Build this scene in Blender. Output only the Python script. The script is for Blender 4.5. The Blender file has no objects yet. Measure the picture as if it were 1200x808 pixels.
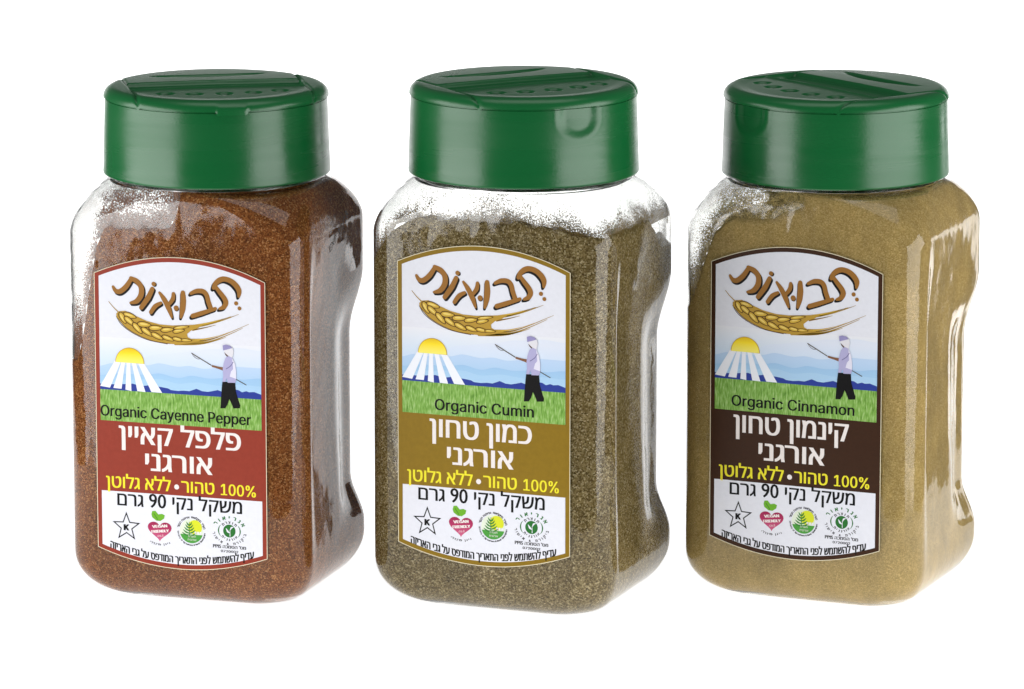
import bpy, bmesh, math, random, os
from mathutils import Vector, Matrix
from mathutils import noise as mnoise
from mathutils.geometry import delaunay_2d_cdt
from math import sin, cos, pi, radians, sqrt, exp, atan2, tan

S = bpy.context.scene
COL = S.collection
U = 0.00025                      # one drawing unit (a quarter of a millimetre) in metres

# ------------------------------------------------------------------ camera
F_PX = 6500.0                    # focal length for a 1200 px wide frame
PITCH = radians(11.5)
DIST = 6500.0 * U
cam = bpy.data.cameras.new('camera')
cam.sensor_width = 36.0
cam.lens = 36.0 * F_PX / 1200.0
cam.clip_start, cam.clip_end = 0.05, 60.0
cam_o = bpy.data.objects.new('camera', cam)
COL.objects.link(cam_o)
TARGET = Vector((0.0, 0.0, 281 * U))
CAM = TARGET + DIST * Vector((0, -cos(PITCH), sin(PITCH)))
cam_o.location = CAM
cam_o.rotation_euler = (pi / 2 - PITCH, 0, 0)
S.camera = cam_o

def ground_point(px, py):
    """where the ray through photo pixel (px, py) meets the table, z = 0"""
    r = Vector(((px - 600) / F_PX, -(py - 404) / F_PX, -1.0))
    d = Matrix.Rotation(pi / 2 - PITCH, 3, 'X') @ r
    t = -CAM.z / d.z
    return CAM + d * t

# ------------------------------------------------------------------ world, lamps, exposure
w = bpy.data.worlds.new('World')
S.world = w
w.use_nodes = True
w.node_tree.nodes['Background'].inputs[0].default_value = (0.95, 0.98, 1.0, 1)
w.node_tree.nodes['Background'].inputs[1].default_value = 0.10
S.view_settings.view_transform = 'Standard'
S.view_settings.look = 'None'
S.view_settings.exposure = 0.0
S.view_settings.gamma = 1.0

def softbox(name, az, dist, width, z0, z1, watts, color=(1, 1, 1)):
    """rectangular softbox; az is measured from the direction towards the camera, + to the right"""
    L = bpy.data.lights.new(name, 'AREA')
    L.shape = 'RECTANGLE'
    L.size, L.size_y = width, z1 - z0
    L.energy = watts
    L.color = color
    o = bpy.data.objects.new(name, L)
    COL.objects.link(o)
    p = Vector((dist * sin(az), -dist * cos(az), (z0 + z1) / 2))
    o.location = p
    o.rotation_euler = (Vector((0, 0, (z0 + z1) / 2)) - p).to_track_quat('-Z', 'Z').to_euler()
    return o
softbox('softbox', radians(-70), 0.85, 0.48, -0.35, 0.60, 7.4)
softbox('softbox', radians(63), 0.85, 0.50, -0.35, 0.60, 6.8)
top = softbox('added_overhead_fill', 0.0, 0.12, 0.75, 0.55, 1.0, 1.7)  # added fill lamp: brightens the dark side walls between the jars from above
top.location = (0.05, -0.12, 0.85)
top.rotation_euler = (0, 0, 0)
softbox('rim_strip', radians(139), 0.85, 0.10, -0.28, 0.10, 0.30)

sc = S.cycles
sc.use_denoising = True
try:
    sc.denoiser = 'OPENIMAGEDENOISE'
    sc.denoising_prefilter = 'ACCURATE'
    sc.denoising_input_passes = 'RGB_ALBEDO_NORMAL'
except Exception:
    pass
sc.max_bounces = 20
sc.transmission_bounces = 16
sc.transparent_max_bounces = 16
sc.glossy_bounces = 8
sc.diffuse_bounces = 4
sc.caustics_refractive = True
sc.caustics_reflective = True
sc.blur_glossy = 0.5
sc.sample_clamp_indirect = 6.0

# ------------------------------------------------------------------ materials
def lin(r, g, b):
    f = lambda c: c / 12.92 if c <= 0.04045 else ((c + 0.055) / 1.055) ** 2.4
    return (f(r / 255), f(g / 255), f(b / 255), 1.0)

MATS = {}
def mat(name, col=(.8, .8, .8, 1), rough=0.5, spec=0.5, **kw):
    if name in MATS:
        return MATS[name]
    m = bpy.data.materials.new(name)
    m.use_nodes = True
    b = m.node_tree.nodes['Principled BSDF']
    b.inputs['Base Color'].default_value = col
    b.inputs['Roughness'].default_value = rough
    b.inputs['Specular IOR Level'].default_value = spec
    for k, v in kw.items():
        b.inputs[k.replace('_', ' ')].default_value = v
    MATS[name] = m
    return m

def N(m, kind, **props):
    n = m.node_tree.nodes.new(kind)
    for k, v in props.items():
        setattr(n, k, v)
    return n

def ramp(m, stops, interp='LINEAR'):
    r = N(m, 'ShaderNodeValToRGB')
    r.color_ramp.interpolation = interp
    e = r.color_ramp.elements
    while len(e) < len(stops):
        e.new(0.5)
    for k, (p, c) in enumerate(stops):
        e[k].position = p
        e[k].color = c
    return r

def powder_mat(name, cols, clump, scale=2000.0, bump=0.6):
    """fine ground spice: every grain has its own tone, on slow clumpy variation"""
    m = mat(name, cols[1], 0.9, 0.15)
    nt, b = m.node_tree, m.node_tree.nodes['Principled BSDF']
    tc = N(m, 'ShaderNodeTexCoord')
    vo = N(m, 'ShaderNodeTexVoronoi'); vo.inputs['Scale'].default_value = scale
    nt.links.new(tc.outputs['Object'], vo.inputs['Vector'])
    sep = N(m, 'ShaderNodeSeparateColor'); nt.links.new(vo.outputs['Color'], sep.inputs[0])
    r = ramp(m, [(0.0, cols[0]), (0.45, cols[1]), (0.8, cols[2]), (1.0, cols[3])])
    nt.links.new(sep.outputs[0], r.inputs[0])
    mp = N(m, 'ShaderNodeMapping'); mp.inputs['Scale'].default_value = (1.0, 1.0, 0.45)
    nt.links.new(tc.outputs['Object'], mp.inputs[0])
    no = N(m, 'ShaderNodeTexNoise'); no.inputs['Scale'].default_value = 75.0
    no.inputs['Detail'].default_value = 7.0; no.inputs['Roughness'].default_value = 0.72
    nt.links.new(mp.outputs[0], no.inputs['Vector'])
    r2 = ramp(m, [(0.30, (clump, clump, clump, 1)), (0.70, (1.15, 1.15, 1.15, 1))])
    nt.links.new(no.outputs['Fac'], r2.inputs[0])
    mx = N(m, 'ShaderNodeMix', data_type='RGBA', blend_type='MULTIPLY')
    mx.inputs['Factor'].default_value = 1.0
    nt.links.new(r.outputs[0], mx.inputs['A']); nt.links.new(r2.outputs[0], mx.inputs['B'])
    nt.links.new(mx.outputs['Result'], b.inputs['Base Color'])
    bp = N(m, 'ShaderNodeBump'); bp.inputs['Strength'].default_value = bump; bp.inputs['Distance'].default_value = 0.0003
    nt.links.new(sep.outputs[1], bp.inputs['Height']); nt.links.new(bp.outputs[0], b.inputs['Normal'])
    return m

def dust_mat(name, col, scale=2600.0):
    """powder dust stuck to the inside of the wall: opaque specks, clear between; the mesh's own dust amount sets how many"""
    m = mat(name, col, 0.9, 0.1)
    nt, b = m.node_tree, m.node_tree.nodes['Principled BSDF']
    tc = N(m, 'ShaderNodeTexCoord')
    at = N(m, 'ShaderNodeAttribute', attribute_name='dust')
    no = N(m, 'ShaderNodeTexNoise'); no.inputs['Scale'].default_value = scale
    no.inputs['Detail'].default_value = 3.0; no.inputs['Roughness'].default_value = 0.75
    nt.links.new(tc.outputs['Object'], no.inputs['Vector'])
    n2 = N(m, 'ShaderNodeTexNoise'); n2.inputs['Scale'].default_value = 120.0; n2.inputs['Detail'].default_value = 3.0
    nt.links.new(tc.outputs['Object'], n2.inputs['Vector'])
    a1 = N(m, 'ShaderNodeMath', operation='MULTIPLY_ADD'); a1.inputs[1].default_value = 0.45; a1.inputs[2].default_value = -0.22
    nt.links.new(n2.outputs['Fac'], a1.inputs[0])
    a2 = N(m, 'ShaderNodeMath', operation='ADD')
    nt.links.new(at.outputs['Fac'], a2.inputs[0]); nt.links.new(a1.outputs[0], a2.inputs[1])
    a3 = N(m, 'ShaderNodeMath', operation='ADD')
    nt.links.new(a2.outputs[0], a3.inputs[0]); nt.links.new(no.outputs['Fac'], a3.inputs[1])
    gt = N(m, 'ShaderNodeMapRange'); gt.inputs['From Min'].default_value = 0.79; gt.inputs['From Max'].default_value = 0.87
    gt.inputs['To Max'].default_value = 0.95
    nt.links.new(a3.outputs[0], gt.inputs['Value'])
    nt.links.new(gt.outputs[0], b.inputs['Alpha'])
    vo = N(m, 'ShaderNodeTexVoronoi'); vo.inputs['Scale'].default_value = 2600
    nt.links.new(tc.outputs['Object'], vo.inputs['Vector'])
    hs = N(m, 'ShaderNodeMix', data_type='RGBA')
    hs.inputs['A'].default_value = tuple(c * 0.55 for c in col[:3]) + (1,)
    hs.inputs['B'].default_value = tuple(min(1, c * 1.5) for c in col[:3]) + (1,)
    sp = N(m, 'ShaderNodeSeparateColor'); nt.links.new(vo.outputs['Color'], sp.inputs[0])
    nt.links.new(sp.outputs[0], hs.inputs['Factor']); nt.links.new(hs.outputs['Result'], b.inputs['Base Color'])
    return m

M_GLASS = mat('clear_plastic', (0.985, 0.99, 0.98, 1), 0.035, 0.5, Transmission_Weight=1.0, IOR=1.43)

def wavy_plastic(m):
    """blow-moulded walls are never quite flat"""
    nt, b = m.node_tree, m.node_tree.nodes['Principled BSDF']
    tc = N(m, 'ShaderNodeTexCoord')
    no = N(m, 'ShaderNodeTexNoise'); no.inputs['Scale'].default_value = 85.0; no.inputs['Detail'].default_value = 2.0
    nt.links.new(tc.outputs['Object'], no.inputs['Vector'])
    bp = N(m, 'ShaderNodeBump'); bp.inputs['Strength'].default_value = 0.16; bp.inputs['Distance'].default_value = 0.0016
    nt.links.new(no.outputs['Fac'], bp.inputs['Height']); nt.links.new(bp.outputs[0], b.inputs['Normal'])
    n2 = N(m, 'ShaderNodeTexNoise'); n2.inputs['Scale'].default_value = 260.0; n2.inputs['Detail'].default_value = 4.0
    nt.links.new(tc.outputs['Object'], n2.inputs['Vector'])
    r = ramp(m, [(0.4, (0.05, 0.05, 0.05, 1)), (0.7, (0.12, 0.12, 0.12, 1))])
    nt.links.new(n2.outputs['Fac'], r.inputs[0]); nt.links.new(r.outputs[0], b.inputs['Roughness'])
wavy_plastic(M_GLASS)

def cap_mat():
    m = mat('green_plastic', lin(14, 98, 48), 0.26, 0.5)
    nt, b = m.node_tree, m.node_tree.nodes['Principled BSDF']
    tc = N(m, 'ShaderNodeTexCoord')
    no = N(m, 'ShaderNodeTexNoise'); no.inputs['Scale'].default_value = 1400; no.inputs['Detail'].default_value = 2
    nt.links.new(tc.outputs['Object'], no.inputs['Vector'])
    mp = N(m, 'ShaderNodeMapping'); mp.inputs['Scale'].default_value = (8, 8, 160)
    nt.links.new(tc.outputs['Object'], mp.inputs[0])
    n2 = N(m, 'ShaderNodeTexNoise'); n2.inputs['Scale'].default_value = 1.0; n2.inputs['Detail'].default_value = 3
    nt.links.new(mp.outputs[0], n2.inputs['Vector'])
    b1 = N(m, 'ShaderNodeBump'); b1.inputs['Strength'].default_value = 0.10; b1.inputs['Distance'].default_value = 0.0002
    nt.links.new(no.outputs['Fac'], b1.inputs['Height'])
    b2 = N(m, 'ShaderNodeBump'); b2.inputs['Strength'].default_value = 0.25; b2.inputs['Distance'].default_value = 0.0006
    nt.links.new(n2.outputs['Fac'], b2.inputs['Height']); nt.links.new(b1.outputs[0], b2.inputs['Normal'])
    nt.links.new(b2.outputs[0], b.inputs['Normal'])
    r = ramp(m, [(0.3, (0.20, 0.20, 0.20, 1)), (0.7, (0.29, 0.36, 0.36, 1))])
    nt.links.new(n2.outputs['Fac'], r.inputs[0]); nt.links.new(r.outputs[0], b.inputs['Roughness'])
    return m
M_CAP = cap_mat()

PAPER_R = 0.32
def ink(name, rgb, rough=PAPER_R):
    return mat(name, lin(*rgb), rough, 0.14)

def paper_ink(name, rgb, var=0.06, scale=900):
    m = ink(name, rgb)
    nt, b = m.node_tree, m.node_tree.nodes['Principled BSDF']
    tc = N(m, 'ShaderNodeTexCoord')
    no = N(m, 'ShaderNodeTexNoise'); no.inputs['Scale'].default_value = scale; no.inputs['Detail'].default_value = 4
    nt.links.new(tc.outputs['Object'], no.inputs['Vector'])
    c = lin(*rgb)
    r = ramp(m, [(0.3, tuple(x * (1 - var) for x in c[:3]) + (1,)), (0.7, tuple(min(1, x * (1 + var)) for x in c[:3]) + (1,))])
    nt.links.new(no.outputs['Fac'], r.inputs[0]); nt.links.new(r.outputs[0], b.inputs['Base Color'])
    return m

def grass_mat():
    m = ink('printed_grass', (120, 170, 70))
    nt, b = m.node_tree, m.node_tree.nodes['Principled BSDF']
    tc = N(m, 'ShaderNodeTexCoord')
    mp = N(m, 'ShaderNodeMapping'); mp.inputs['Scale'].default_value = (2200, 1, 420); mp.inputs['Rotation'].default_value = (0, .12, 0)
    nt.links.new(tc.outputs['Object'], mp.inputs[0])
    no = N(m, 'ShaderNodeTexNoise'); no.inputs['Scale'].default_value = 1; no.inputs['Detail'].default_value = 3
    nt.links.new(mp.outputs[0], no.inputs['Vector'])
    r = ramp(m, [(0.28, lin(86, 132, 46)), (0.5, lin(128, 174, 78)), (0.72, lin(176, 208, 136))])
    nt.links.new(no.outputs['Fac'], r.inputs[0]); nt.links.new(r.outputs[0], b.inputs['Base Color'])
    return m

def grad_mat(name, axis, z0, z1, stops):
    """a printed colour gradient (ink on paper) between two heights of the label"""
    m = ink(name, (200, 200, 200))
    nt, b = m.node_tree, m.node_tree.nodes['Principled BSDF']
    tc = N(m, 'ShaderNodeTexCoord'); sp = N(m, 'ShaderNodeSeparateXYZ')
    nt.links.new(tc.outputs['Object'], sp.inputs[0])
    mr = N(m, 'ShaderNodeMapRange'); mr.inputs['From Min'].default_value = z0; mr.inputs['From Max'].default_value = z1
    nt.links.new(sp.outputs[axis], mr.inputs['Value'])
    r = ramp(m, stops); nt.links.new(mr.outputs[0], r.inputs[0]); nt.links.new(r.outputs[0], b.inputs['Base Color'])
    return m

# ------------------------------------------------------------------ object helpers
def obj(name, me, parent=None, mats=(), smooth=False):
    if isinstance(me, bmesh.types.BMesh):
        bm = me
        me = bpy.data.meshes.new(name)
        bm.to_mesh(me); bm.free()
    if not me.materials:
        for m in mats:
            me.materials.append(m)
    if smooth:
        me.polygons.foreach_set('use_smooth', [True] * len(me.polygons))
    o = bpy.data.objects.new(name, me)
    COL.objects.link(o)
    if parent is not None:
        o.parent = parent
    return o

def smooth01(a, b, x):
    if a == b:
        return 1.0 if x >= a else 0.0
    t = max(0.0, min(1.0, (x - a) / (b - a)))
    return t * t * (3 - 2 * t)

# ------------------------------------------------------------------ the white table, curving up behind, with an added glow
def build_table():
    bm = bmesh.new()
    prof = [(-0.175, -0.01), (-0.17, 0.0), (-0.1, 0.0), (0.25, 0.0), (0.45, 0.0), (0.60, 0.0)]
    for k in range(1, 13):
        a = k / 12 * pi / 2
        prof.append((0.60 + 0.1 * sin(a), 0.1 - 0.1 * cos(a)))
    prof.append((0.70, 0.22))
    xs = [-0.30, -0.1, 0.1, 0.245]
    wide = [-0.45, -0.2, 0.2, 0.45]                   # the sheet flares out towards the upright back
    rows = [[bm.verts.new((x, y, z)) for x in (wide if y > 0.5 else xs)] for y, z in prof]
    for a, b in zip(rows, rows[1:]):
        for i in range(len(xs) - 1):
            bm.faces.new((a[i], a[i + 1], b[i + 1], b[i]))
    m = mat('white_with_added_glow', (0.8, 0.8, 0.8, 1), 0.5, 0.2)
    b = m.node_tree.nodes['Principled BSDF']
    b.inputs['Emission Color'].default_value = (1, 1, 1, 1)
    b.inputs['Emission Strength'].default_value = 0.92  # glow added to the table so the background stays white without shadows
    o = obj('added_glow_table', bm, None, [m], True)
    o['kind'] = 'structure'
build_table()

# ------------------------------------------------------------------ jar body
A0, B0, R0 = 146.0, 127.0, 39.0
ZS, ZN = 432.0, 487.0            # top of the straight wall, foot of the neck
NECK = 121.0
NSTR_F, NSTR_S, NARC = 36, 36, 12

def section(z):
    """half width, half depth, corner radius at height z (outer wall)"""
    RB = 56.0
    if z < RB:
        ins = RB * (1 - sqrt(max(0.0, 1 - ((RB - z) / RB) ** 2)))
        return A0 - ins, B0 - ins, R0
    if z <= ZS:
        return A0, B0, R0
    if z < ZN:
        t = (z - ZS) / (ZN - ZS)
        m = 1 - sqrt(max(0.0, 1 - t * t)) if t < 1 else 1
        m = 0.45 * m + 0.55 * t ** 1.6
        return A0 + (NECK - A0) * m, B0 + (NECK - B0) * m, R0 + (NECK - R0) * m
    return NECK, NECK, NECK

def ring_pts(a, b, r):
    """points round a rounded rectangle, counter-clockwise from the front left; the count never changes"""
    r = min(r, a - 0.01, b - 0.01)
    out = []
    fa, fb = a - r, b - r
    for (x0, y0, x1, y1, n) in ((-fa, -b, fa, -b, NSTR_F),):
        pass
    def line(x0, y0, x1, y1, n):
        for k in range(n):
            t = k / n
            out.append((x0 + (x1 - x0) * t, y0 + (y1 - y0) * t))
    def arc(cx, cy, a0, n):
        for k in range(n):
            t = a0 + pi / 2 * k / n
            out.append((cx + r * cos(t), cy + r * sin(t)))
    line(-fa, -b, fa, -b, NSTR_F); arc(fa, -fb, -pi / 2, NARC)
    line(a, -fb, a, fb, NSTR_S);   arc(fa, fb, 0, NARC)
    line(fa, b, -fa, b, NSTR_F);   arc(-fa, fb, pi / 2, NARC)
    line(-a, fb, -a, -fb, NSTR_S); arc(-fa, -fb, pi, NARC)
    return out

GRIP = 17.0
def grip(x, y, z):
    """how far the pinch grip pulls the side wall in"""
    w = smooth01(66, 122, z) * (1 - smooth01(292, 372, z))
    wf = 0.5 * smooth01(10, 240, z) * (1 - smooth01(300, 440, z))
    f = smooth01(-B0 + R0 - 4, -B0 + R0 + 14, y)     # begins just behind the front corner
    back = smooth01(10, 70, y)
    wz = wf * (1 - back) + w * back
    return GRIP * f * wz * smooth01(0.55 * A0, 0.80 * A0, abs(x))

def wall(z, off=0.0):
    a, b, r = section(z)
    pts = []
    for (x, y) in ring_pts(a - off, b - off, max(r - off, 2.0)):
        g = grip(x, y, z)
        x = x - math.copysign(g, x)
        if abs(x + 3) < 2.9 and y < 0 and off == 0 and 380 < z < 470:
            y -= 0.28                                 # mould seam
        pts.append((x, y))
    return pts

def ring(bm, pts, z):
    return [bm.verts.new((x * U, y * U, z * U)) for x, y in pts]

def bridge(bm, r0, r1, flip=False):
    n = len(r0)
    fs = []
    for i in range(n):
        j = (i + 1) % n
        q = (r0[i], r0[j], r1[j], r1[i])
        fs.append(bm.faces.new(q[::-1] if flip else q))
    return fs

def fan(bm, r, z, flip=False, n=6):
    """close a ring with concentric copies"""
    pts = [(v.co.x, v.co.y, v.co.z) for v in r]
    cur = r
    for k in range(1, n):
        s = 1 - k / n
        zz = z(s) * U if callable(z) else z * U
        nr = [bm.verts.new((x * s, y * s, zz)) for x, y, _ in pts]
        bridge(bm, cur, nr, flip)
        cur = nr
    c = bm.verts.new((0, 0, (z(0) if callable(z) else z) * U))
    for i in range(len(cur)):
        t = (cur[i], cur[(i + 1) % len(cur)], c)
        bm.faces.new(t[::-1] if flip else t)

def body_levels():
    zs = [56.0 * (1 - cos(k / 14 * pi / 2)) for k in range(1, 15)]
    z = 62.0
    while z < ZS:
        zs.append(z); z += 6.0
    n = 22
    zs += [ZS + (ZN - ZS) * (1 - (1 - k / n) ** 1.3) for k in range(0, n + 1)]
    return zs

def build_body_mesh():
    bm = bmesh.new()
    zs = body_levels()
    def base_ring(off):
        a, b, r = section(0.35)
        return ring_pts(a - off, b - off, R0)
    # outer wall
    r0 = ring(bm, base_ring(0), 0.0)
    fan(bm, r0, lambda s: 9.0 * (1 - s ** 3), True)
    prev = r0
    for z in zs:
        cur = ring(bm, wall(z), z); bridge(bm, prev, cur); prev = cur
    T = ring_pts(NECK, NECK, NECK)
    for rr, z in ((NECK, 489.5), (NECK + 2.0, 491), (NECK + 2.6, 493), (NECK + 2.0, 495), (NECK, 496.5), (NECK, 520), (NECK - 1, 560), (NECK - 2, 566)):
        cur = ring(bm, ring_pts(rr, rr, rr), z); bridge(bm, prev, cur); prev = cur
    # rim, then the inner wall down to the floor of the jar
    T_ = 2.6
    for rr, z in ((NECK - T_, 566), (NECK - T_, 520), (NECK - T_, 490)):
        cur = ring(bm, ring_pts(rr, rr, rr), z); bridge(bm, prev, cur); prev = cur
    for z in reversed(zs[4:]):
        zi = z
        cur = ring(bm, wall(z, T_), zi); bridge(bm, prev, cur); prev = cur
    z_last = zs[4]
    a, b, r = section(z_last)
    cur = ring(bm, [(x * .93, y * .93) for x, y in wall(z_last, T_)], z_last - 1.5); bridge(bm, prev, cur); prev = cur
    fan(bm, prev, lambda s: z_last - 1.5 + 9.0 * (1 - s ** 3), False)
    me = bpy.data.meshes.new('body'); bm.to_mesh(me); bm.free()
    return me, z_last
BODY_ME, Z_FLOOR = build_body_mesh()

# ------------------------------------------------------------------ the spice inside
def build_filling(ztop, seed):
    GAP = 2.1
    bm = bmesh.new()
    n_lv = 60
    z0 = Z_FLOOR + 1.5
    base = wall(z0, GAP)
    idx = range(len(base))
    def noise(x, y, s, k=0):
        return mnoise.noise(Vector((x / s + seed * 7.3, y / s - seed * 3.1, k)))
    def top(x, y):
        t = ztop(x, y) + 7 * noise(x, y, 26) + 3.5 * noise(x, y, 8, 4)
        return max(60, min(t, 488))
    tops = [top(*p) for p in wall(300, GAP)]
    grid = []
    for k in range(n_lv + 1):
        f = k / n_lv
        row = []
        for i in idx:
            z = z0 + (tops[i] - z0) * f
            row.append((i, z))
        grid.append(row)
    cache = {}
    def wpt(i, z):
        key = round(z * 4)
        if key not in cache:
            cache[key] = wall(z, GAP)
        return cache[key][i]
    prev = None
    for k, row in enumerate(grid):
        cur = []
        for i, z in row:
            x, y = wpt(i, z)
            cur.append(bm.verts.new((x * U, y * U, z * U)))
        if prev is None:
            fan(bm, cur, z0 + 4.0, True)
        else:
            bridge(bm, prev, cur)
        prev = cur
    # top surface: concentric loops
    pts = [(v.co.x / U, v.co.y / U, v.co.z / U) for v in prev]
    cur = prev
    for s in (0.97, 0.93, 0.86, 0.76, 0.64, 0.5, 0.35, 0.18):
        nr = []
        for x, y, z in pts:
            zz = top(x * s, y * s)
            f = smooth01(0.86, 1.0, s)
            zz = zz * (1 - f) + z * f
            nr.append(bm.verts.new((x * s * U, y * s * U, zz * U)))
        bridge(bm, cur, nr); cur = nr
    c = bm.verts.new((0, 0, top(0, 0) * U))
    for i in range(len(cur)):
        bm.faces.new((cur[i], cur[(i + 1) % len(cur)], c))
    me = bpy.data.meshes.new('spice_filling'); bm.to_mesh(me); bm.free()
    return me

def build_dust(ztop, dens):
    """thin film of dust on the inside of the clear wall"""
    GAP = 2.8
    bm = bmesh.new()
    lay = bm.verts.layers.float.new('dust')
    zs = [z for z in body_levels() if z > 270] + [488.0]
    prev = None
    for z in zs:
        pts = wall(min(z, 486.9), GAP)
        cur = ring(bm, pts, min(z, 488))
        for v, (x, y) in zip(cur, pts):
            v[lay] = dens(x, y, z, z - ztop(x, y))
        if prev:
            bridge(bm, prev, cur)
        prev = cur
    me = bpy.data.meshes.new('dust_film'); bm.to_mesh(me); bm.free()
    return me

# ------------------------------------------------------------------ cap: skirt, top with groove, and its two flaps
CAP_Z0, CAP_Z1, CAP_Z2 = 493.0, 580.0, 594.0
def build_cap_meshes(notch, thumb_tab):
    NA = 384
    bm = bmesh.new()
    def skirt_r(z):
        return 131.5 - 3.0 * (z - CAP_Z0) / (CAP_Z1 - CAP_Z0)
    def pt(a, r, z):
        # a = 0 is the flap with the sifter holes
        return bm.verts.new((r * sin(a) * U, -r * cos(a) * U, z * U))
    def scoop(a, z):
        t = a if a < pi else a - 2 * pi
        u = t * 129.0 / 29.0
        v = (z - (CAP_Z1 + 2)) / 36.0                 # 0 at the top edge, -1 at the bottom of the U
        if not notch or v > 0.2 or abs(u) > 1.4:
            return 0.0
        q = sqrt(u * u + (min(0, v + .38) / .62) ** 2) if v < -.38 else abs(u)
        d = 1 - smooth01(0.5, 1.0, q)
        lip = 0.15 * exp(-((q - 1.03) / 0.07) ** 2)
        return 4.5 * d * (0.55 + 0.45 * smooth01(-1, -.1, v)) - lip
    prof = [(124.5, 530.0), (124.5, CAP_Z0), (129.8, CAP_Z0), (131.2, CAP_Z0 + .8), (131.5, CAP_Z0 + 2.4)]
    zz = [CAP_Z0 + 4 + k * 2.1 for k in range(41)]
    prof += [(skirt_r(z), z) for z in zz if z < CAP_Z1 - 0.6]
    prof += [(skirt_r(CAP_Z1), CAP_Z1), (127.4, CAP_Z1 + 0.5), (127.4, CAP_Z1 + 1.8)]
    prev = None
    for r, z in prof:
        cur = [pt(2 * pi * k / NA, r - (scoop(2 * pi * k / NA, z) if z > 530 else 0), z) for k in range(NA)]
        if prev:
            bridge(bm, prev, cur)
        prev = cur
    # inside of the skirt
    # top plate as a height field on a polar grid
    def field(r, a):
        v, u = r * sin(a), r * cos(a)
        R = 130.2
        h = CAP_Z2 + 1.5 * (1 - (r / R) ** 2)
        k = r - (R - 13)
        if k > 0:
            h -= 11.8 * (1 - sqrt(max(0.0, 1 - (k / 13.0) ** 2)))
        inside = 1 - smooth01(99.5, 102.0, abs(v))
        # central recessed band
        g = smooth01(-25, -20, u) * (1 - smooth01(19, 21.5, u)) * inside
        h -= 8.0 * g * (0.65 + 0.35 * smooth01(-22, 18, u))
        # slightly dished sifter flap with closed dimples
        d = smooth01(21, 24, u) * inside
        h -= 1.2 * d * (1 - smooth01(100, 118, r))
        h += 0.9 * exp(-((u - 23.5) / 1.4) ** 2) * inside
        for hv, hu in ((-66, 56), (-34, 66), (0, 69), (34, 66), (66, 56)):
            q = sqrt((v - hv) ** 2 + (u - hu) ** 2)
            h -= 4.2 * (1 - smooth01(7.5, 10.8, q))
        # finger hollow of the spoon flap
        q = sqrt((v / 66.0) ** 2 + ((u + 70 - 10 * (1 - (v / 66.0) ** 2)) / 10.0) ** 2)
        h -= 5.5 * (1 - smooth01(0.55, 1.1, q))
        # hinge lines either side of the flaps
        h -= 2.6 * exp(-((abs(v) - 101.5) / 1.4) ** 2) * (1 - 0.5 * smooth01(0, 20, 22 - abs(u)))
        return h
    # thumb tab on the rim of the sifter flap
    def rim_r(a, z):
        t = a if a < pi else a - 2 * pi
        tab = (1 - smooth01(0.125, 0.145, abs(t))) if thumb_tab else 0.0
        return 130.2 + 1.6 * tab * (1 - smooth01(586, 593, z)), tab
    rings = []
    for z in (CAP_Z1 + 1.8, CAP_Z1 + 2.2):
        row = []
        for k in range(NA):
            a = 2 * pi * k / NA
            rr, tab = rim_r(a, z)
            rr = rr if z > CAP_Z1 + 2 else rr - 1.0
            row.append(pt(a, rr, z - 4.0 * tab))
        rings.append(row)
    rad = [130.2 - 13 * (1 - cos(k / 10 * pi / 2)) for k in range(0, 11)]
    rr = rad[-1]
    while rr > 2:
        rr -= 1.25
        rad.append(rr)
    for q, r in enumerate(rad):
        row = []
        for k in range(NA):
            a = 2 * pi * k / NA
            h = field(r, a)
            r2 = r
            if r > 120:
                e, tab = rim_r(a, h)
                r2 = r + (e - 130.2)
            row.append(pt(a, r2, h))
        rings.append(row)
    regions = {'cap': [], 'sifter_flap': [], 'spoon_flap': []}
    allf = []
    bridge(bm, prev, rings[0])
    for q in range(len(rings) - 1):
        for i, f in enumerate(bridge(bm, rings[q], rings[q + 1])):
            allf.append(f)
    c = pt(0, 0, field(0, 0))
    last = rings[-1]
    for i in range(NA):
        bm.faces.new((last[i], last[(i + 1) % NA], c))
    bm.verts.index_update(); bm.faces.index_update()
    names = {}
    for f in bm.faces:
        m = f.calc_center_median()
        f.material_index = 0
        u, v = -m.y / U, m.x / U
        f.tag = False
        names[f.index] = 'cap'
    for f in allf:
        m = f.calc_center_median(); u, v = -m.y / U, m.x / U
        if abs(v) < 101.5 and u > 22:
            names[f.index] = 'sifter_flap'
        elif abs(v) < 101.5 and u < -23:
            names[f.index] = 'spoon_flap'
    me = {}
    for part in ('cap', 'sifter_flap', 'spoon_flap'):
        b2 = bmesh.new()
        vm = {}
        for f in bm.faces:
            if names[f.index] != part:
                continue
            vs = []
            for v in f.verts:
                if v.index not in vm:
                    vm[v.index] = b2.verts.new(v.co)
                vs.append(vm[v.index])
            b2.faces.new(vs)
        m_ = bpy.data.meshes.new(part); b2.to_mesh(m_); b2.free()
        m_.materials.append(M_CAP)
        m_.polygons.foreach_set('use_smooth', [True] * len(m_.polygons))
        try:
            m_.set_sharp_from_angle(angle=radians(50))
        except Exception:
            pass
        me[part] = m_
    bm.free()
    return me

CAP_TAB = build_cap_meshes(False, True)
CAP_NOTCH = build_cap_meshes(True, False)

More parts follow.
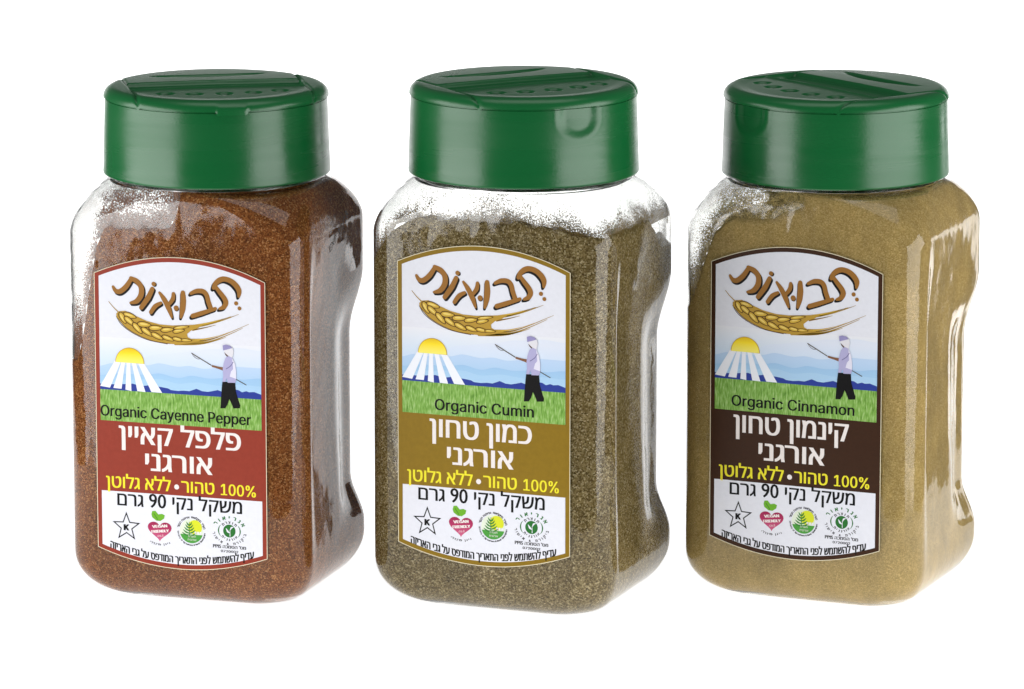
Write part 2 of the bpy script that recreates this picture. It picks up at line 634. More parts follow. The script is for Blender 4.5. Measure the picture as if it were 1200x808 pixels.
# ------------------------------------------------------------------ label: flat printing on the front wall
# label coordinates: u to the right from the label's left edge, v down from its upper corners
LW, LH = 207.0, 322.0
LABEL_Z = 404.0                  # height of the upper corners
def c2(X, Y, ox=480.0, oy=300.0, s=1200 / 180.0):
    """a point read off the middle jar's label"""
    x, y = ox + X / s, oy + Y / s
    dv = y - 306.3
    v = dv
    for _ in range(3):
        v = y - (306.3 + (0.070 + 0.019 * max(0, v) / 327) * (x - 469.5))
    return (x - 469.5) * 1.035, v * 0.99
def c3(X, Y, ox=840.0, oy=380.0, s=6.0):
    """a point read off the right hand jar's label"""
    x, y = ox + X / s, oy + Y / s
    v = y - 302
    for _ in range(3):
        v = y - (302 + (0.062 + 0.00004 * max(0, v)) * (x - 836.5))
    return (x - 836.5) * 1.04, v * 0.99

class Print:
    """flat ink shapes of one printed piece, stacked a hair apart, in one mesh"""
    def __init__(self, layer):
        self.bm = bmesh.new(); self.mats = []; self.layer = layer
    def mi(self, m):
        if m not in self.mats:
            self.mats.append(m)
        return self.mats.index(m)
    def P(self, u, v, dl=0):
        y = -B0 - 0.30 - 0.10 * (self.layer + dl) * 0.35
        return self.bm.verts.new(((u - LW / 2) * U, y * U, (LABEL_Z - v) * U))
    def poly(self, pts, m, dl=0):
        area = sum(a[0] * b[1] - a[1] * b[0] for a, b in zip(pts, pts[1:] + pts[:1]))
        if area > 0:                       # v runs down: make every face look out to the front
            pts = pts[::-1]
        f = self.bm.faces.new([self.P(u, v, dl) for u, v in pts])
        f.material_index = self.mi(m)
    def disc(self, u, v, r, m, dl=0, n=28, ry=None, a0=0, a1=2 * pi):
        ry = ry or r
        full = abs(a1 - a0 - 2 * pi) < 1e-6
        k = n if full else n + 1
        self.poly([(u + r * cos(a0 + (a1 - a0) * i / n), v + ry * sin(a0 + (a1 - a0) * i / n)) for i in range(k)], m, dl)
    def stroke(self, pts, wid, m, dl=0, caps=True, sub=6):
        """a brush stroke through the points; wid is one width or one per point"""
        n = len(pts)
        ws = wid if isinstance(wid, (list, tuple)) else [wid] * n
        P, W = [], []
        for i in range(n - 1):
            p0, p1, p2, p3 = pts[max(i - 1, 0)], pts[i], pts[i + 1], pts[min(i + 2, n - 1)]
            for k in range(sub):
                t = k / sub
                q = []
                for c in (0, 1):
                    a, b, c_, d = p0[c], p1[c], p2[c], p3[c]
                    q.append(0.5 * (2 * b + (c_ - a) * t + (2 * a - 5 * b + 4 * c_ - d) * t * t + (3 * b - a - 3 * c_ + d) * t ** 3))
                P.append(q); W.append(ws[i] + (ws[i + 1] - ws[i]) * t)
        P.append(list(pts[-1])); W.append(ws[-1])
        L, R = [], []
        for i in range(len(P)):
            a, b = P[max(i - 1, 0)], P[min(i + 1, len(P) - 1)]
            dx, dy = b[0] - a[0], b[1] - a[1]
            l = sqrt(dx * dx + dy * dy) or 1
            nx, ny = -dy / l * W[i] / 2, dx / l * W[i] / 2
            L.append((P[i][0] + nx, P[i][1] + ny)); R.append((P[i][0] - nx, P[i][1] - ny))
        out = list(L)
        if caps and W[-1] > .3:
            b = atan2(L[-1][1] - P[-1][1], L[-1][0] - P[-1][0])
            out += [(P[-1][0] + W[-1] / 2 * cos(b - pi * k / 6), P[-1][1] + W[-1] / 2 * sin(b - pi * k / 6)) for k in range(1, 6)]
        out += R[::-1]
        if caps and W[0] > .3:
            b = atan2(R[0][1] - P[0][1], R[0][0] - P[0][0])
            out += [(P[0][0] + W[0] / 2 * cos(b - pi * k / 6), P[0][1] + W[0] / 2 * sin(b - pi * k / 6)) for k in range(1, 6)]
        self.poly_strip(L, R, out, m, dl)
    def poly_strip(self, L, R, out, m, dl):
        nL = len(L)
        lv = [self.P(*p, dl) for p in L]; rv = [self.P(*p, dl) for p in R]
        mi = self.mi(m)
        for i in range(nL - 1):
            f = self.bm.faces.new((lv[i], lv[i + 1], rv[i + 1], rv[i])); f.material_index = mi
        extra = out[nL:len(out)]
        e1 = extra[:5] if len(out) > 2 * nL else []
        e2 = extra[-5:] if len(out) > 2 * nL + 5 else []
        for ends, e in (((lv[-1], rv[-1]), e1), ((rv[0], lv[0]), e2)):
            if e:
                f = self.bm.faces.new([ends[0]] + [self.P(*p, dl) for p in e] + [ends[1]]); f.material_index = mi
    def text(self, body, m, box=None, at=None, size=None, bold=0.0, bend=None, rot=0.0, dl=0, heavy=0, width=None):
        """box = (u0, v_top, u1, v_base): letters are fitted into it. at = centre, with size"""
        verts, faces = glyphs(body, bold)
        if not faces:
            return
        ch_ = cap_height(body)
        xs = [p[0] for p in verts]
        x0, x1 = min(xs), max(xs)
        if box:
            u0, vt, u1, vb = box
            sx = (u1 - u0) / (x1 - x0)
            sy = (vb - vt) / ch_ if len(box) == 4 else sx
            f = lambda p: (u0 + (p[0] - x0) * sx, vb - p[1] * sy)
        else:
            sx = sy = size
            if width:
                sx = width / (x1 - x0)
            c, s_ = cos(rot), sin(rot)
            def f(p):
                a, b = (p[0] - (x0 + x1) / 2) * sx, -(p[1] - ch_ / 2) * sy
                return at[0] + a * c - b * s_, at[1] + a * s_ + b * c
        mi = self.mi(m)
        st_ = 0.42 if (box or (size or 9) > 6) else 0.22
        shifts = [0.0] + [k * st_ * sg for k in range(1, heavy + 1) for sg in (1, -1)]
        for q, sh in enumerate(shifts):
            vs = []
            for p in verts:
                u, v = f(p)
                if bend:
                    v += bend(u)
                vs.append(self.P(u + sh, v, dl + q * 0.12))
            for fc in faces:
                try:
                    fa = self.bm.faces.new([vs[i] for i in fc])
                except ValueError:
                    continue
                fa.material_index = mi
    def ring_text(self, body, m, u, v, r, a_mid, span, size, inside=False, ry=None, bold=0.0, dl=0):
        """letters round a circle, centred on angle a_mid (0 right, -pi/2 top); inside=True reads along the bottom"""
        n = len(body)
        ry = ry or r
        for i, ch in enumerate(body):
            if ch == ' ':
                continue
            t = (i - (n - 1) / 2) / max(n - 1, 1)
            a = a_mid + (-t if inside else t) * span
            rot = a + pi / 2 if not inside else a - pi / 2
            self.text(ch, m, at=(u + r * cos(a), v + ry * sin(a)), size=size, rot=rot, bold=bold, dl=dl, heavy=1)
    def mesh(self, name):
        me = bpy.data.meshes.new(name)
        self.bm.to_mesh(me); self.bm.free()
        for m in self.mats:
            me.materials.append(m)
        return me

FONT = None
try:
    _p = os.path.join(bpy.utils.system_resource('DATAFILES'), 'fonts', 'Inter.woff2')
    if os.path.exists(_p):
        FONT = bpy.data.fonts.load(_p)
except Exception:
    FONT = None
GLY = {}
CAPS = {}
def cap_height(body):
    k = '\u05d7' if any('\u0590' <= ch <= '\u05ff' for ch in body) else 'H'
    if k not in CAPS:
        CAPS[k] = max(p[1] for p in glyphs(k, 0.0)[0])
    return CAPS[k]
def glyphs(body, bold):
    heb = any('\u0590' <= ch <= '\u05ff' for ch in body)
    key = (body, bold)
    if key in GLY:
        return GLY[key]
    c = bpy.data.curves.new('lettering', 'FONT')
    c.body = body; c.size = 1.0; c.offset = bold; c.fill_mode = 'NONE'; c.resolution_u = 3
    if FONT and not heb:
        c.font = FONT
    o = bpy.data.objects.new('lettering', c)
    COL.objects.link(o)
    dg = bpy.context.evaluated_depsgraph_get()
    ev = o.evaluated_get(dg)
    me = ev.to_mesh()
    co = [(v.co.x, v.co.y) for v in me.vertices]
    nxt = {}
    for e in me.edges:
        a, b = e.vertices
        nxt.setdefault(a, []).append(b); nxt.setdefault(b, []).append(a)
    loops, seen = [], set()
    for st in range(len(co)):
        if st in seen or st not in nxt:
            continue
        lp, cur = [st], st
        seen.add(st)
        while True:
            q = [n for n in nxt[cur] if n not in seen]
            if not q:
                break
            cur = q[0]; seen.add(cur); lp.append(cur)
        if len(lp) > 2:
            loops.append(lp)
    ev.to_mesh_clear()
    edges = [(lp[i], lp[(i + 1) % len(lp)]) for lp in loops for i in range(len(lp))]
    vo, eo, fo, _a, _b, _c = delaunay_2d_cdt([Vector(p) for p in co], edges, [], 1, 1e-6)
    def wind(x, y):
        w_ = 0
        for a, b in edges:
            (x0, y0), (x1, y1) = co[a], co[b]
            if (y0 <= y) != (y1 <= y):
                if x0 + (y - y0) / (y1 - y0) * (x1 - x0) > x:
                    w_ += 1 if y1 > y0 else -1
        return w_
    tris = []
    for f in fo:
        cx_ = sum(vo[i].x for i in f) / len(f); cy_ = sum(vo[i].y for i in f) / len(f)
        if wind(cx_, cy_) != 0:
            tris.append(tuple(f))
    GLY[key] = ([(v.x, v.y) for v in vo], tris)
    bpy.data.objects.remove(o); bpy.data.curves.remove(c)
    return GLY[key]
def rtl(s):
    out, num = [], ''
    for ch in s:                                     # numbers keep their own order
        if ch.isdigit():
            num += ch
        else:
            out += [num] if num else []
            num = ''
            out.append(ch)
    out += [num] if num else []
    return ''.join(out[::-1])

I_WHITE = paper_ink('label_white', (230, 231, 239), 0.02)
I_BLACK = ink('printed_black', (8, 7, 8))
I_LET = ink('printed_letter_white', (238, 230, 226))
I_YEL = ink('printed_yellow', (238, 226, 50))
I_GOLD = ink('printed_gold_letters', (152, 104, 44))
I_GRASS = grass_mat()
ZV = lambda v: (LABEL_Z - v) * U
I_SUN = grad_mat('printed_sun', 'Z', ZV(101), ZV(84), [(0.0, lin(250, 236, 110)), (0.55, lin(250, 222, 40)), (1.0, lin(222, 178, 20))])
I_SKY = grad_mat('printed_sky', 'Z', ZV(137), ZV(72), [(0.0, lin(176, 208, 236)), (0.45, lin(205, 224, 243)), (1.0, lin(236, 236, 241))])

ARCH_T, ARCH_B = 23.0, 19.5
def label_outline(ins, n=30):
    def arc(u, amp):
        t = (u - LW / 2) / (LW / 2)
        return amp * (1 - t * t)
    us = [ins + (LW - 2 * ins) * k / n for k in range(n + 1)]
    top = [(u, -arc(u, ARCH_T) + ins) for u in us]
    bot = [(u, LH + arc(u, ARCH_B) - ins) for u in us[::-1]]
    return top + bot

SHARED = {}
def once(key, fn):
    if key not in SHARED:
        SHARED[key] = fn()
    return SHARED[key]

def pr_landscape():
    p = Print(3)
    x0, x1 = 5.0, LW - 5.0
    p.poly([(x0, 74), (x1, 74), (x1, 136), (x0, 136)], I_SKY)
    def ridge(pts, base, m, dl):
        pts = sorted(pts)
        q = [(max(x0, min(x1, u)), v) for u, v in pts]
        q[0] = (x0, q[0][1]); q[-1] = (x1, q[-1][1])
        p.poly(q + [(x1, base), (x0, base)], m, dl)
    def sm(pts, n=5):
        out = []
        for (a, b) in zip(pts, pts[1:]):
            for k in range(n):
                t = k / n; s = t * t * (3 - 2 * t)
                out.append((a[0] + (b[0] - a[0]) * t, a[1] + (b[1] - a[1]) * s))
        return out + [pts[-1]]
    r1 = [c3(*q) for q in ((0, 150), (200, 175), (420, 110), (640, 95), (800, 72), (1000, 66), (1140, 88))]
    r2 = [c3(*q) for q in ((0, 190), (100, 172), (220, 190), (340, 188), (430, 173), (560, 198), (640, 193), (740, 213), (860, 208), (960, 198), (1140, 210))]
    r3 = [c3(*q) for q in ((0, 255), (150, 245), (330, 255), (430, 245), (560, 278), (660, 262), (780, 282), (900, 280), (1000, 290), (1140, 282))]
    r4 = [c3(*q) for q in ((0, 300), (200, 290), (430, 285), (560, 318), (700, 310), (860, 335), (1000, 325), (1140, 340))]
    ridge(sm(r1), 136, grad_mat('printed_far_hill', 'Z', ZV(136), ZV(84), [(0, lin(196, 218, 242)), (.6, lin(208, 224, 244)), (1, lin(224, 230, 243))]), 1)
    ridge(sm(r2), 136, grad_mat('printed_mid_hill', 'Z', ZV(136), ZV(100), [(0, lin(158, 200, 234)), (1, lin(190, 213, 241))]), 2)
    ridge(sm(r3), 136, grad_mat('printed_near_hill', 'Z', ZV(136), ZV(112), [(0, lin(168, 208, 238)), (1, lin(160, 198, 233))]), 3)
    ridge(sm(r4), 136, ink('printed_low_hill', (172, 208, 238)), 4)
    tl = [(0, 316), (70, 318), (100, 322), (150, 322), (240, 318), (300, 336), (350, 330), (440, 342), (490, 352), (510, 364), (560, 370), (600, 368),
          (640, 372), (690, 355), (730, 372), (770, 377), (800, 372), (840, 364), (870, 376), (900, 366), (945, 358), (985, 364), (1010, 380), (1040, 372), (1060, 380), (1095, 378), (1140, 397)]
    ridge([c3(*q) for q in tl], 136.5, ink('printed_tree_line', (44, 62, 150)), 5)
    p.poly([(x0, 135.5), (x1, 135.5), (x1, 172), (x0, 172)], I_GRASS, 6)
    I_RAY = ink('printed_sun_ray', (240, 243, 250))
    for q in (((122, 142), (163, 150), (78, 346), (-2, 332)), ((166, 152), (190, 156), (160, 354), (102, 348)), ((200, 156), (224, 158), (230, 370), (188, 360)),
              ((234, 160), (262, 164), (330, 378), (272, 371)), ((276, 164), (322, 172), (448, 384), (372, 378))):
        pts = [c3(*a) for a in q]
        p.poly([(max(x0, u), v) for u, v in pts], I_RAY, 7)
    return p.mesh('landscape')

def pr_sun():
    p = Print(12)
    u, v = 42.0, 101.0
    p.disc(u, v + 1.6, 17.8, ink('printed_sun_edge', (200, 160, 40)), 0, 30, None, pi + .02, 2 * pi + .02)
    p.disc(u, v + 1.6, 17.0, I_SUN, 1, 30, None, pi + .0, 2 * pi + .0)
    return p.mesh('sun')

def pr_farmer():
    p = Print(14)
    O = dict(ox=560.0, oy=370.0, s=845 / 115.0)
    k = lambda *pts: [c2(X, Y, **O) for X, Y in pts]
    stick = ink('printed_stick', (90, 80, 66))
    p.stroke(k((172, 238), (230, 275), (340, 345)), 1.0, stick, 0)
    p.stroke(k((176, 240), (188, 262), (215, 285), (240, 290)), .45, stick, 0)
    p.stroke(k((540, 462), (640, 520)), .9, stick, 0)
    p.poly(k((436, 490), (545, 492), (552, 580), (572, 650), (588, 700), (584, 724), (528, 724), (512, 680), (494, 642), (478, 690), (458, 722), (416, 722), (424, 620), (430, 540)), I_BLACK, 1)
    skin = ink('printed_skin', (132, 92, 68))
    p.stroke(k((450, 380), (400, 366), (352, 352)), [4.2, 2.6, 2.2], skin, 2)
    shirt = ink('printed_shirt', (178, 174, 212))
    p.poly(k((478, 268), (520, 272), (545, 330), (556, 400), (556, 470), (548, 500), (482, 498), (476, 458), (462, 490), (436, 490), (444, 440), (440, 380), (448, 330), (462, 290)), shirt, 3)
    p.poly(k((522, 280), (545, 330), (556, 400), (556, 465), (500, 445), (512, 400), (530, 380)), ink('printed_shirt_light', (228, 226, 242)), 4)
    p.stroke(k((530, 320), (508, 352), (470, 378)), .9, ink('printed_shirt_fold', (116, 110, 156)), 5)
    p.poly(k((455, 232), (470, 240), (492, 262), (480, 272), (464, 254)), ink('printed_dark_skin', (96, 72, 66)), 5)
    p.poly(k((452, 218), (480, 200), (528, 196), (536, 230), (524, 280), (490, 264), (462, 238)), ink('printed_scarf', (226, 224, 230)), 6)
    p.poly(k((442, 172), (470, 166), (505, 176), (524, 196), (490, 206), (446, 216)), ink('printed_hat', (150, 144, 190)), 7)
    return p.mesh('farmer')

def pr_wheat():
    p = Print(6)
    k = lambda *pts: [c2(X, Y) for X, Y in pts]
    dark = ink('printed_wheat_dark', (84, 54, 16))
    gold = ink('printed_wheat_gold', (206, 168, 62))
    pale = ink('printed_wheat_pale', (232, 206, 112))
    olive = ink('printed_wheat_olive', (166, 132, 46))
    p.stroke(k((40, 268), (72, 308), (112, 348)), [.7, .9, 1.3], olive, 0)
    # awns
    for a in (((690, 478), (800, 462), (930, 428), (1060, 380)), ((740, 462), (860, 436), (1030, 392)), ((700, 500), (790, 484), (880, 462)),
              ((640, 592), (800, 584), (930, 545), (1140, 458)), ((660, 604), (820, 594), (960, 548), (1090, 490)), ((620, 606), (760, 606), (860, 590), (960, 560)),
              ((560, 610), (700, 614), (800, 606), (900, 580)), ((690, 575), (780, 572), (860, 560)), ((780, 462), (900, 430), (1000, 396))):
        p.stroke(k(*a), [2.4, 1.6, .9, .35][:len(a)] if len(a) == 4 else [2.0, 1.1, .35], olive, 1)
    for a in (((640, 585), (780, 574), (900, 548), (1010, 512)), ((700, 468), (820, 446), (920, 420))):
        p.stroke(k(*a), [2.6, 1.5, .4, .3][:len(a)], gold, 2)
    for a in (((700, 500), (770, 486), (850, 470)), ((690, 590), (800, 580), (900, 556))):
        p.stroke(k(*a), [.9, .7, .3], dark, 3)
    body = k((98, 362), (120, 345), (170, 342), (240, 378), (340, 424), (440, 452), (540, 462), (640, 460), (790, 456), (740, 486), (690, 502), (655, 530), (660, 555), (700, 578),
             (760, 585), (680, 604), (580, 612), (480, 604), (370, 578), (270, 538), (190, 488), (130, 430), (100, 392))
    p.poly(body, ink('printed_wheat_body', (184, 146, 54)), 4)
    for a in (((110, 400), (170, 470), (260, 530), (380, 580), (520, 606)), ((98, 385), (140, 452), (230, 520), (350, 575), (500, 608))):
        p.stroke(k(*a), [.6] * 5, dark, 5)
    # grains, braided: each a dark-edged pointed oval
    def grain(cx, cy, L, W, ang, dl):
        c, s = cos(radians(ang)), sin(radians(ang))
        def shape(f):
            pts = []
            for i in range(17):
                t = i / 16 * 2 * pi
                x = cos(t) * L / 2; y = sin(t) * W / 2 * (1 - 0.28 * cos(t))
                pts.append((cx + (x * c - y * s) * f[0], cy + (x * s + y * c) * f[1]))
            return k(*pts[:-1])
        p.poly(shape((1.0, 1.0)), dark, dl)
        L, W = L * 0.86, W * 0.70
        p.poly(shape((1.0, 1.0)), gold, dl + .4)
        cx, cy = cx - 3 * s - 4, cy - 4
        L, W = L * 0.62, W * 0.42
        p.poly(shape((1.0, 1.0)), pale, dl + .7)
    g = [(205, 380, 118, 48, 18), (150, 398, 110, 46, 62), (320, 452, 120, 50, 8), (205, 425, 120, 46, 42), (265, 480, 120, 46, 50), (410, 480, 120, 48, 2),
         (340, 510, 118, 46, 38), (500, 495, 112, 44, -4), (420, 545, 116, 44, 30), (590, 505, 100, 38, -8), (505, 562, 108, 40, 22), (610, 478, 130, 30, -6), (585, 572, 100, 36, 14), (650, 580, 90, 26, 4)]
    for q, (cx, cy, L, W, a) in enumerate(g):
        grain(cx, cy, L, W, a, 6 + q * .8)
    return p.mesh('wheat_ear')

def pr_logo():
    p = Print(6)
    # hand-brushed lettering, each letter with a black drop shadow
    S_ = [
        ([(868, 168), (882, 135), (915, 108), (955, 100), (1005, 118), (1045, 155), (1066, 195), (1064, 238)], [30, 36, 40, 38, 40, 42, 40, 22], -8),
        ([(876, 150), (912, 200), (948, 248), (962, 285), (948, 318), (912, 334)], [26, 34, 38, 40, 36, 20], -8),
        ([(688, 210), (735, 192), (785, 196), (812, 225), (826, 278), (842, 325)], [24, 34, 36, 36, 36, 36], -7),
        ([(700, 388), (775, 366), (880, 333)], [34, 34, 26], -7),
        ([(626, 205), (628, 270), (622, 335), (608, 398)], [36, 46, 44, 20], -3),
        ([(442, 202), (478, 255), (512, 325), (536, 396)], [20, 38, 40, 18], 6),
        ([(552, 212), (546, 252), (520, 290)], [28, 34, 26], 5),
        ([(452, 284), (408, 308), (372, 356)], [24, 34, 30], 6),
        ([(386, 172), (352, 240), (296, 318)], [34, 40, 34], 8),
        ([(76, 152), (98, 184), (132, 188), (180, 150), (222, 88)], [22, 34, 38, 38, 30], 7),
        ([(218, 86), (266, 112), (298, 158), (296, 218), (262, 266), (212, 280)], [30, 40, 42, 42, 38, 18], 8),
    ]
    dots = [(572, 325, 20, 3), (397, 133, 17, 8), (1042, 293, 16, -6), (1068, 333, 15, -6)]
    f = 1.035 / 6.667
    for pts, ws, sx in S_:
        for kk in (1, 2, 3):
            p.stroke([c2(x + sx * kk / 2.2, y + 15 * kk / 3) for x, y in pts], [w * f for w in ws], I_BLACK, 0 + kk * .1)
    for x, y, r, sx in dots[:2]:
        u, v = c2(x + sx, y + 6); p.disc(u, v, r * f, I_BLACK, .5, 16)
    q = 0
    for pts, ws, sx in S_:
        q += 1
        p.stroke([c2(x, y) for x, y in pts], [w * f for w in ws], I_GOLD, 1 + q * .12)
    for x, y, r, sx in dots:
        u, v = c2(x, y); p.disc(u, v, r * f, I_GOLD, 3, 16)
    return p.mesh('brush_lettering')

ROW = 296.0
def pr_star():
    p = Print(4)
    cx, cy, R, r = 35.0, ROW + .5, 18.0, 7.6
    def star(k):
        return [(cx + (R if i % 2 == 0 else r) * k * sin(i * pi / 5), cy - (R if i % 2 == 0 else r) * k * cos(i * pi / 5)) for i in range(10)]
    a, b = star(1.0), star(0.80)
    for i in range(10):
        j = (i + 1) % 10
        p.poly([a[i], a[j], b[j], b[i]], I_BLACK)
    p.text('K', I_BLACK, at=(cx, cy + .6), size=14, heavy=2)
    return p.mesh('star_emblem')

def pr_heart():
    p = Print(4)
    cx, cy = 76.0, ROW + 1.5
    mg = grad_mat('printed_heart', 'Z', ZV(cy + 12), ZV(cy - 12), [(0, lin(206, 100, 138)), (.5, lin(180, 52, 98)), (1, lin(150, 30, 74))])
    pts = []
    for i in range(40):
        t = 2 * pi * i / 40
        x = 16 * sin(t) ** 3
        y = -(13 * cos(t) - 5 * cos(2 * t) - 2 * cos(3 * t) - cos(4 * t))
        pts.append((cx + x * 0.92, cy + y * 0.80))
    p.poly(pts, mg)
    gr = ink('printed_leaf', (110, 176, 44))
    p.poly([(cx - 9, cy - 22), (cx - 5, cy - 22.5), (cx - 1.5, cy - 18.5), (cx + 3, cy - 19.5), (cx + 6.5, cy - 18), (cx + 5.5, cy - 14), (cx + 1, cy - 10.8), (cx - 4, cy - 11), (cx - 9, cy - 14.5), (cx - 10, cy - 18)], gr)
    p.stroke([(cx - 7, cy - 19), (cx - 4, cy - 15), (cx - 2, cy - 11.5)], .7, ink('printed_leaf_dark', (60, 120, 40)), 1)
    p.text('VEGAN', I_LET, at=(cx, cy - 4.6), size=6.4, width=18, rot=-.12,  dl=1, heavy=1)
    p.text('FRIENDLY', I_LET, at=(cx + .5, cy + 1.2), size=6.2, width=21, rot=-.12,  dl=1, heavy=1)
    p.text('.co.il', I_LET, at=(cx + .5, cy + 6.4), size=5, width=8, rot=-.1,  dl=1)
    p.ring_text(rtl('ויגן פרנדלי'), I_BLACK, cx, cy - 12, 29, pi / 2, .85, 3.6, True)
    return p.mesh('heart_emblem')

def pr_tree():
    p = Print(4)
    cx, cy, R = 115.0, ROW, 14.2
    g1 = ink('printed_field_green', (76, 156, 62)); g2 = ink('printed_branch_green', (58, 132, 56)); yl = ink('printed_lime_sun', (216, 222, 44))
    p.disc(cx, cy, R, ink('printed_emblem_pale', (226, 234, 214)), 0, 32)
    p.disc(cx + 4.5, cy - 4.8, 8.6, yl, 1, 24)
    p.disc(cx, cy, R, g1, 2, 20, None, .28, pi - .28)
    for k in range(5):
        v0 = cy - 9 + k * 3.1; w_ = 3.2 + k * 1.35
        for sg in (-1, 1):
            p.stroke([(cx - 2.6, v0 + 2.4), (cx - 2.6 + sg * w_ * .55, v0 + 1.0), (cx - 2.6 + sg * w_, v0 - 1.6)], [1.1, 2.0, .5], g2, 3)
    p.stroke([(cx - 2.6, cy - 11), (cx - 2.6, cy + 5)], [.5, 1.2], g2, 4)
    for k in range(3):
        p.poly([(cx + 4 + k * 3, cy + .2), (cx + 6.2 + k * 3, cy + .2), (cx + 6.2 + k * 3, cy + 3.6), (cx + 4 + k * 3, cy + 3.6)], I_WHITE, 3)
    p.text(rtl('תוצרת'), I_LET, at=(cx + .6, cy + 6.2), size=3.6,  dl=4)
    p.text(rtl('אורגנית'), I_LET, at=(cx + .6, cy + 10.2), size=3.6,  dl=4)
    p.ring_text(rtl('משרד החקלאות ופיתוח הכפר'), I_BLACK, cx, cy, R + 2.2, -pi / 2, 2.6, 3.7)
    p.ring_text('Ministry of Agriculture & Rural Development', I_BLACK, cx, cy, R + 2.2, pi / 2, 2.95, 3.5, True)
    return p.mesh('tree_emblem')

def pr_sprout():
    p = Print(4)
    cx, cy = 161.5, ROW - 3.5
    gd = ink('printed_deep_green', (42, 112, 48))
    p.disc(cx, cy, 7.6, gd, 0, 26)
    p.stroke([(cx - 4, cy - 3), (cx - 2, cy + .5), (cx + .6, cy + 2.4)], [.4, 2.4, .5], I_WHITE, 1)
    p.stroke([(cx + 5.2, cy - 5), (cx + 2.6, cy - 4), (cx + 1, cy - 1)], [.4, 2.0, .5], I_WHITE, 1)
    p.stroke([(cx + .8, cy - 1.5), (cx + .8, cy + 6)], [.5, .9], I_WHITE, 1)
    for sg in (-1, 1):
        p.stroke([(cx + sg * 13.3 * cos(a), cy + 11 * sin(a)) for a in (-.65, -.35, 0, .35, .65)], [.3, 1.0, 1.5, 1.0, .3], gd, 0)
    p.ring_text(rtl('אגריאור'), gd, cx, cy, 19.5, -pi / 2, 2.05, 6.6, ry=15.5)
    p.ring_text(rtl('ביקורת & אישור'), I_BLACK, cx, cy, 19.5, pi / 2, 2.7, 4.6, True, ry=15.5)
    p.ring_text(rtl('תוצרת'), I_BLACK, cx, cy, 11, -pi / 2, 1.5, 4.8, ry=10)
    p.ring_text(rtl('אורגנית'), I_BLACK, cx, cy, 11, pi / 2, 1.7, 4.4, True, ry=10.5)
    p.text('PPIS ' + rtl("מס' הסמכה"), I_BLACK, at=(cx, cy + 19), size=5.6, width=40, heavy=1)
    p.text('0720002', I_BLACK, at=(cx, cy + 24.2), size=5.4, width=21, heavy=1)
    return p.mesh('sprout_emblem')

def pr_small_print():
    p = Print(4)
    p.text(rtl('משקל נקי 90 גרם'), I_BLACK, box=(24.5, 257.5, 177, 271.5), heavy=1)
    def bend(u):
        t = (u - LW / 2) / 88.0
        return 12.5 * (1 - t * t)
    p.text(rtl('עדיף להשתמש לפני התאריך המודפס על גבי האריזה'), I_BLACK, box=(15, 314.6, 191, 322.6), heavy=1, bend=bend)
    return p.mesh('small_print')

def pr_claim():
    p = Print(4)
    p.text(rtl('ללא גלוטן'), I_YEL, box=(11, 237.5, 90, 250.8), heavy=1)
    p.disc(97.5, 245, 3.0, I_LET, 0, 18)
    p.text(rtl('טהור'), I_YEL, box=(103.5, 237.5, 143.5, 250.8), heavy=1)
    p.text('100%', I_YEL, box=(152, 237.5, 194, 250.6), heavy=1)
    return p.mesh('claim_lettering')

JARS = []
def build_label(parent, drop, name_en, name_he, border, en_box, he_box, or_box):
    tag = name_en.split()[-1].lower()
    bm_p = Print(0)
    m_b = paper_ink('label_border_' + tag, border, 0.05)
    m_edge = paper_ink('label_paper_edge', (232, 222, 190), 0.02)
    # the sticker itself: a thin sheet with a pale cut edge
    out = label_outline(0.0)
    bm_p.poly(label_outline(-0.8), m_edge, 0)
    bm_p.poly(out, m_b, .6)
    inner = label_outline(5.0)
    n = len(inner) // 2
    bm_p.poly(inner, I_WHITE, 1.2)
    lb = obj('label', bm_p.mesh('label'), parent)
    lb.location.z = -drop * U
    p = Print(2.6)
    p.poly([(3, 171.5), (LW - 3, 171.5), (LW - 3, 255), (3, 255)], m_b)
    nm = obj('name_panel', p.mesh('name_panel'), lb)
    p = Print(12.5)
    p.text(name_en, I_BLACK, box=en_box, heavy=1)
    obj('spice_name', p.mesh('spice_name'), lb)
    p = Print(4)
    p.text(rtl(name_he), I_LET, box=he_box, heavy=2)
    p.text(rtl('אורגני'), I_LET, box=or_box, heavy=2)
    obj('hebrew_name', p.mesh('hebrew_name'), lb)
    for nme, fn in (('landscape', pr_landscape), ('sun', pr_sun), ('farmer', pr_farmer), ('wheat_ear', pr_wheat), ('brush_lettering', pr_logo),
                    ('star_emblem', pr_star), ('heart_emblem', pr_heart), ('tree_emblem', pr_tree), ('sprout_emblem', pr_sprout),
                    ('small_print', pr_small_print), ('claim_lettering', pr_claim)):
        obj(nme, once(nme, fn), lb)
    return lb

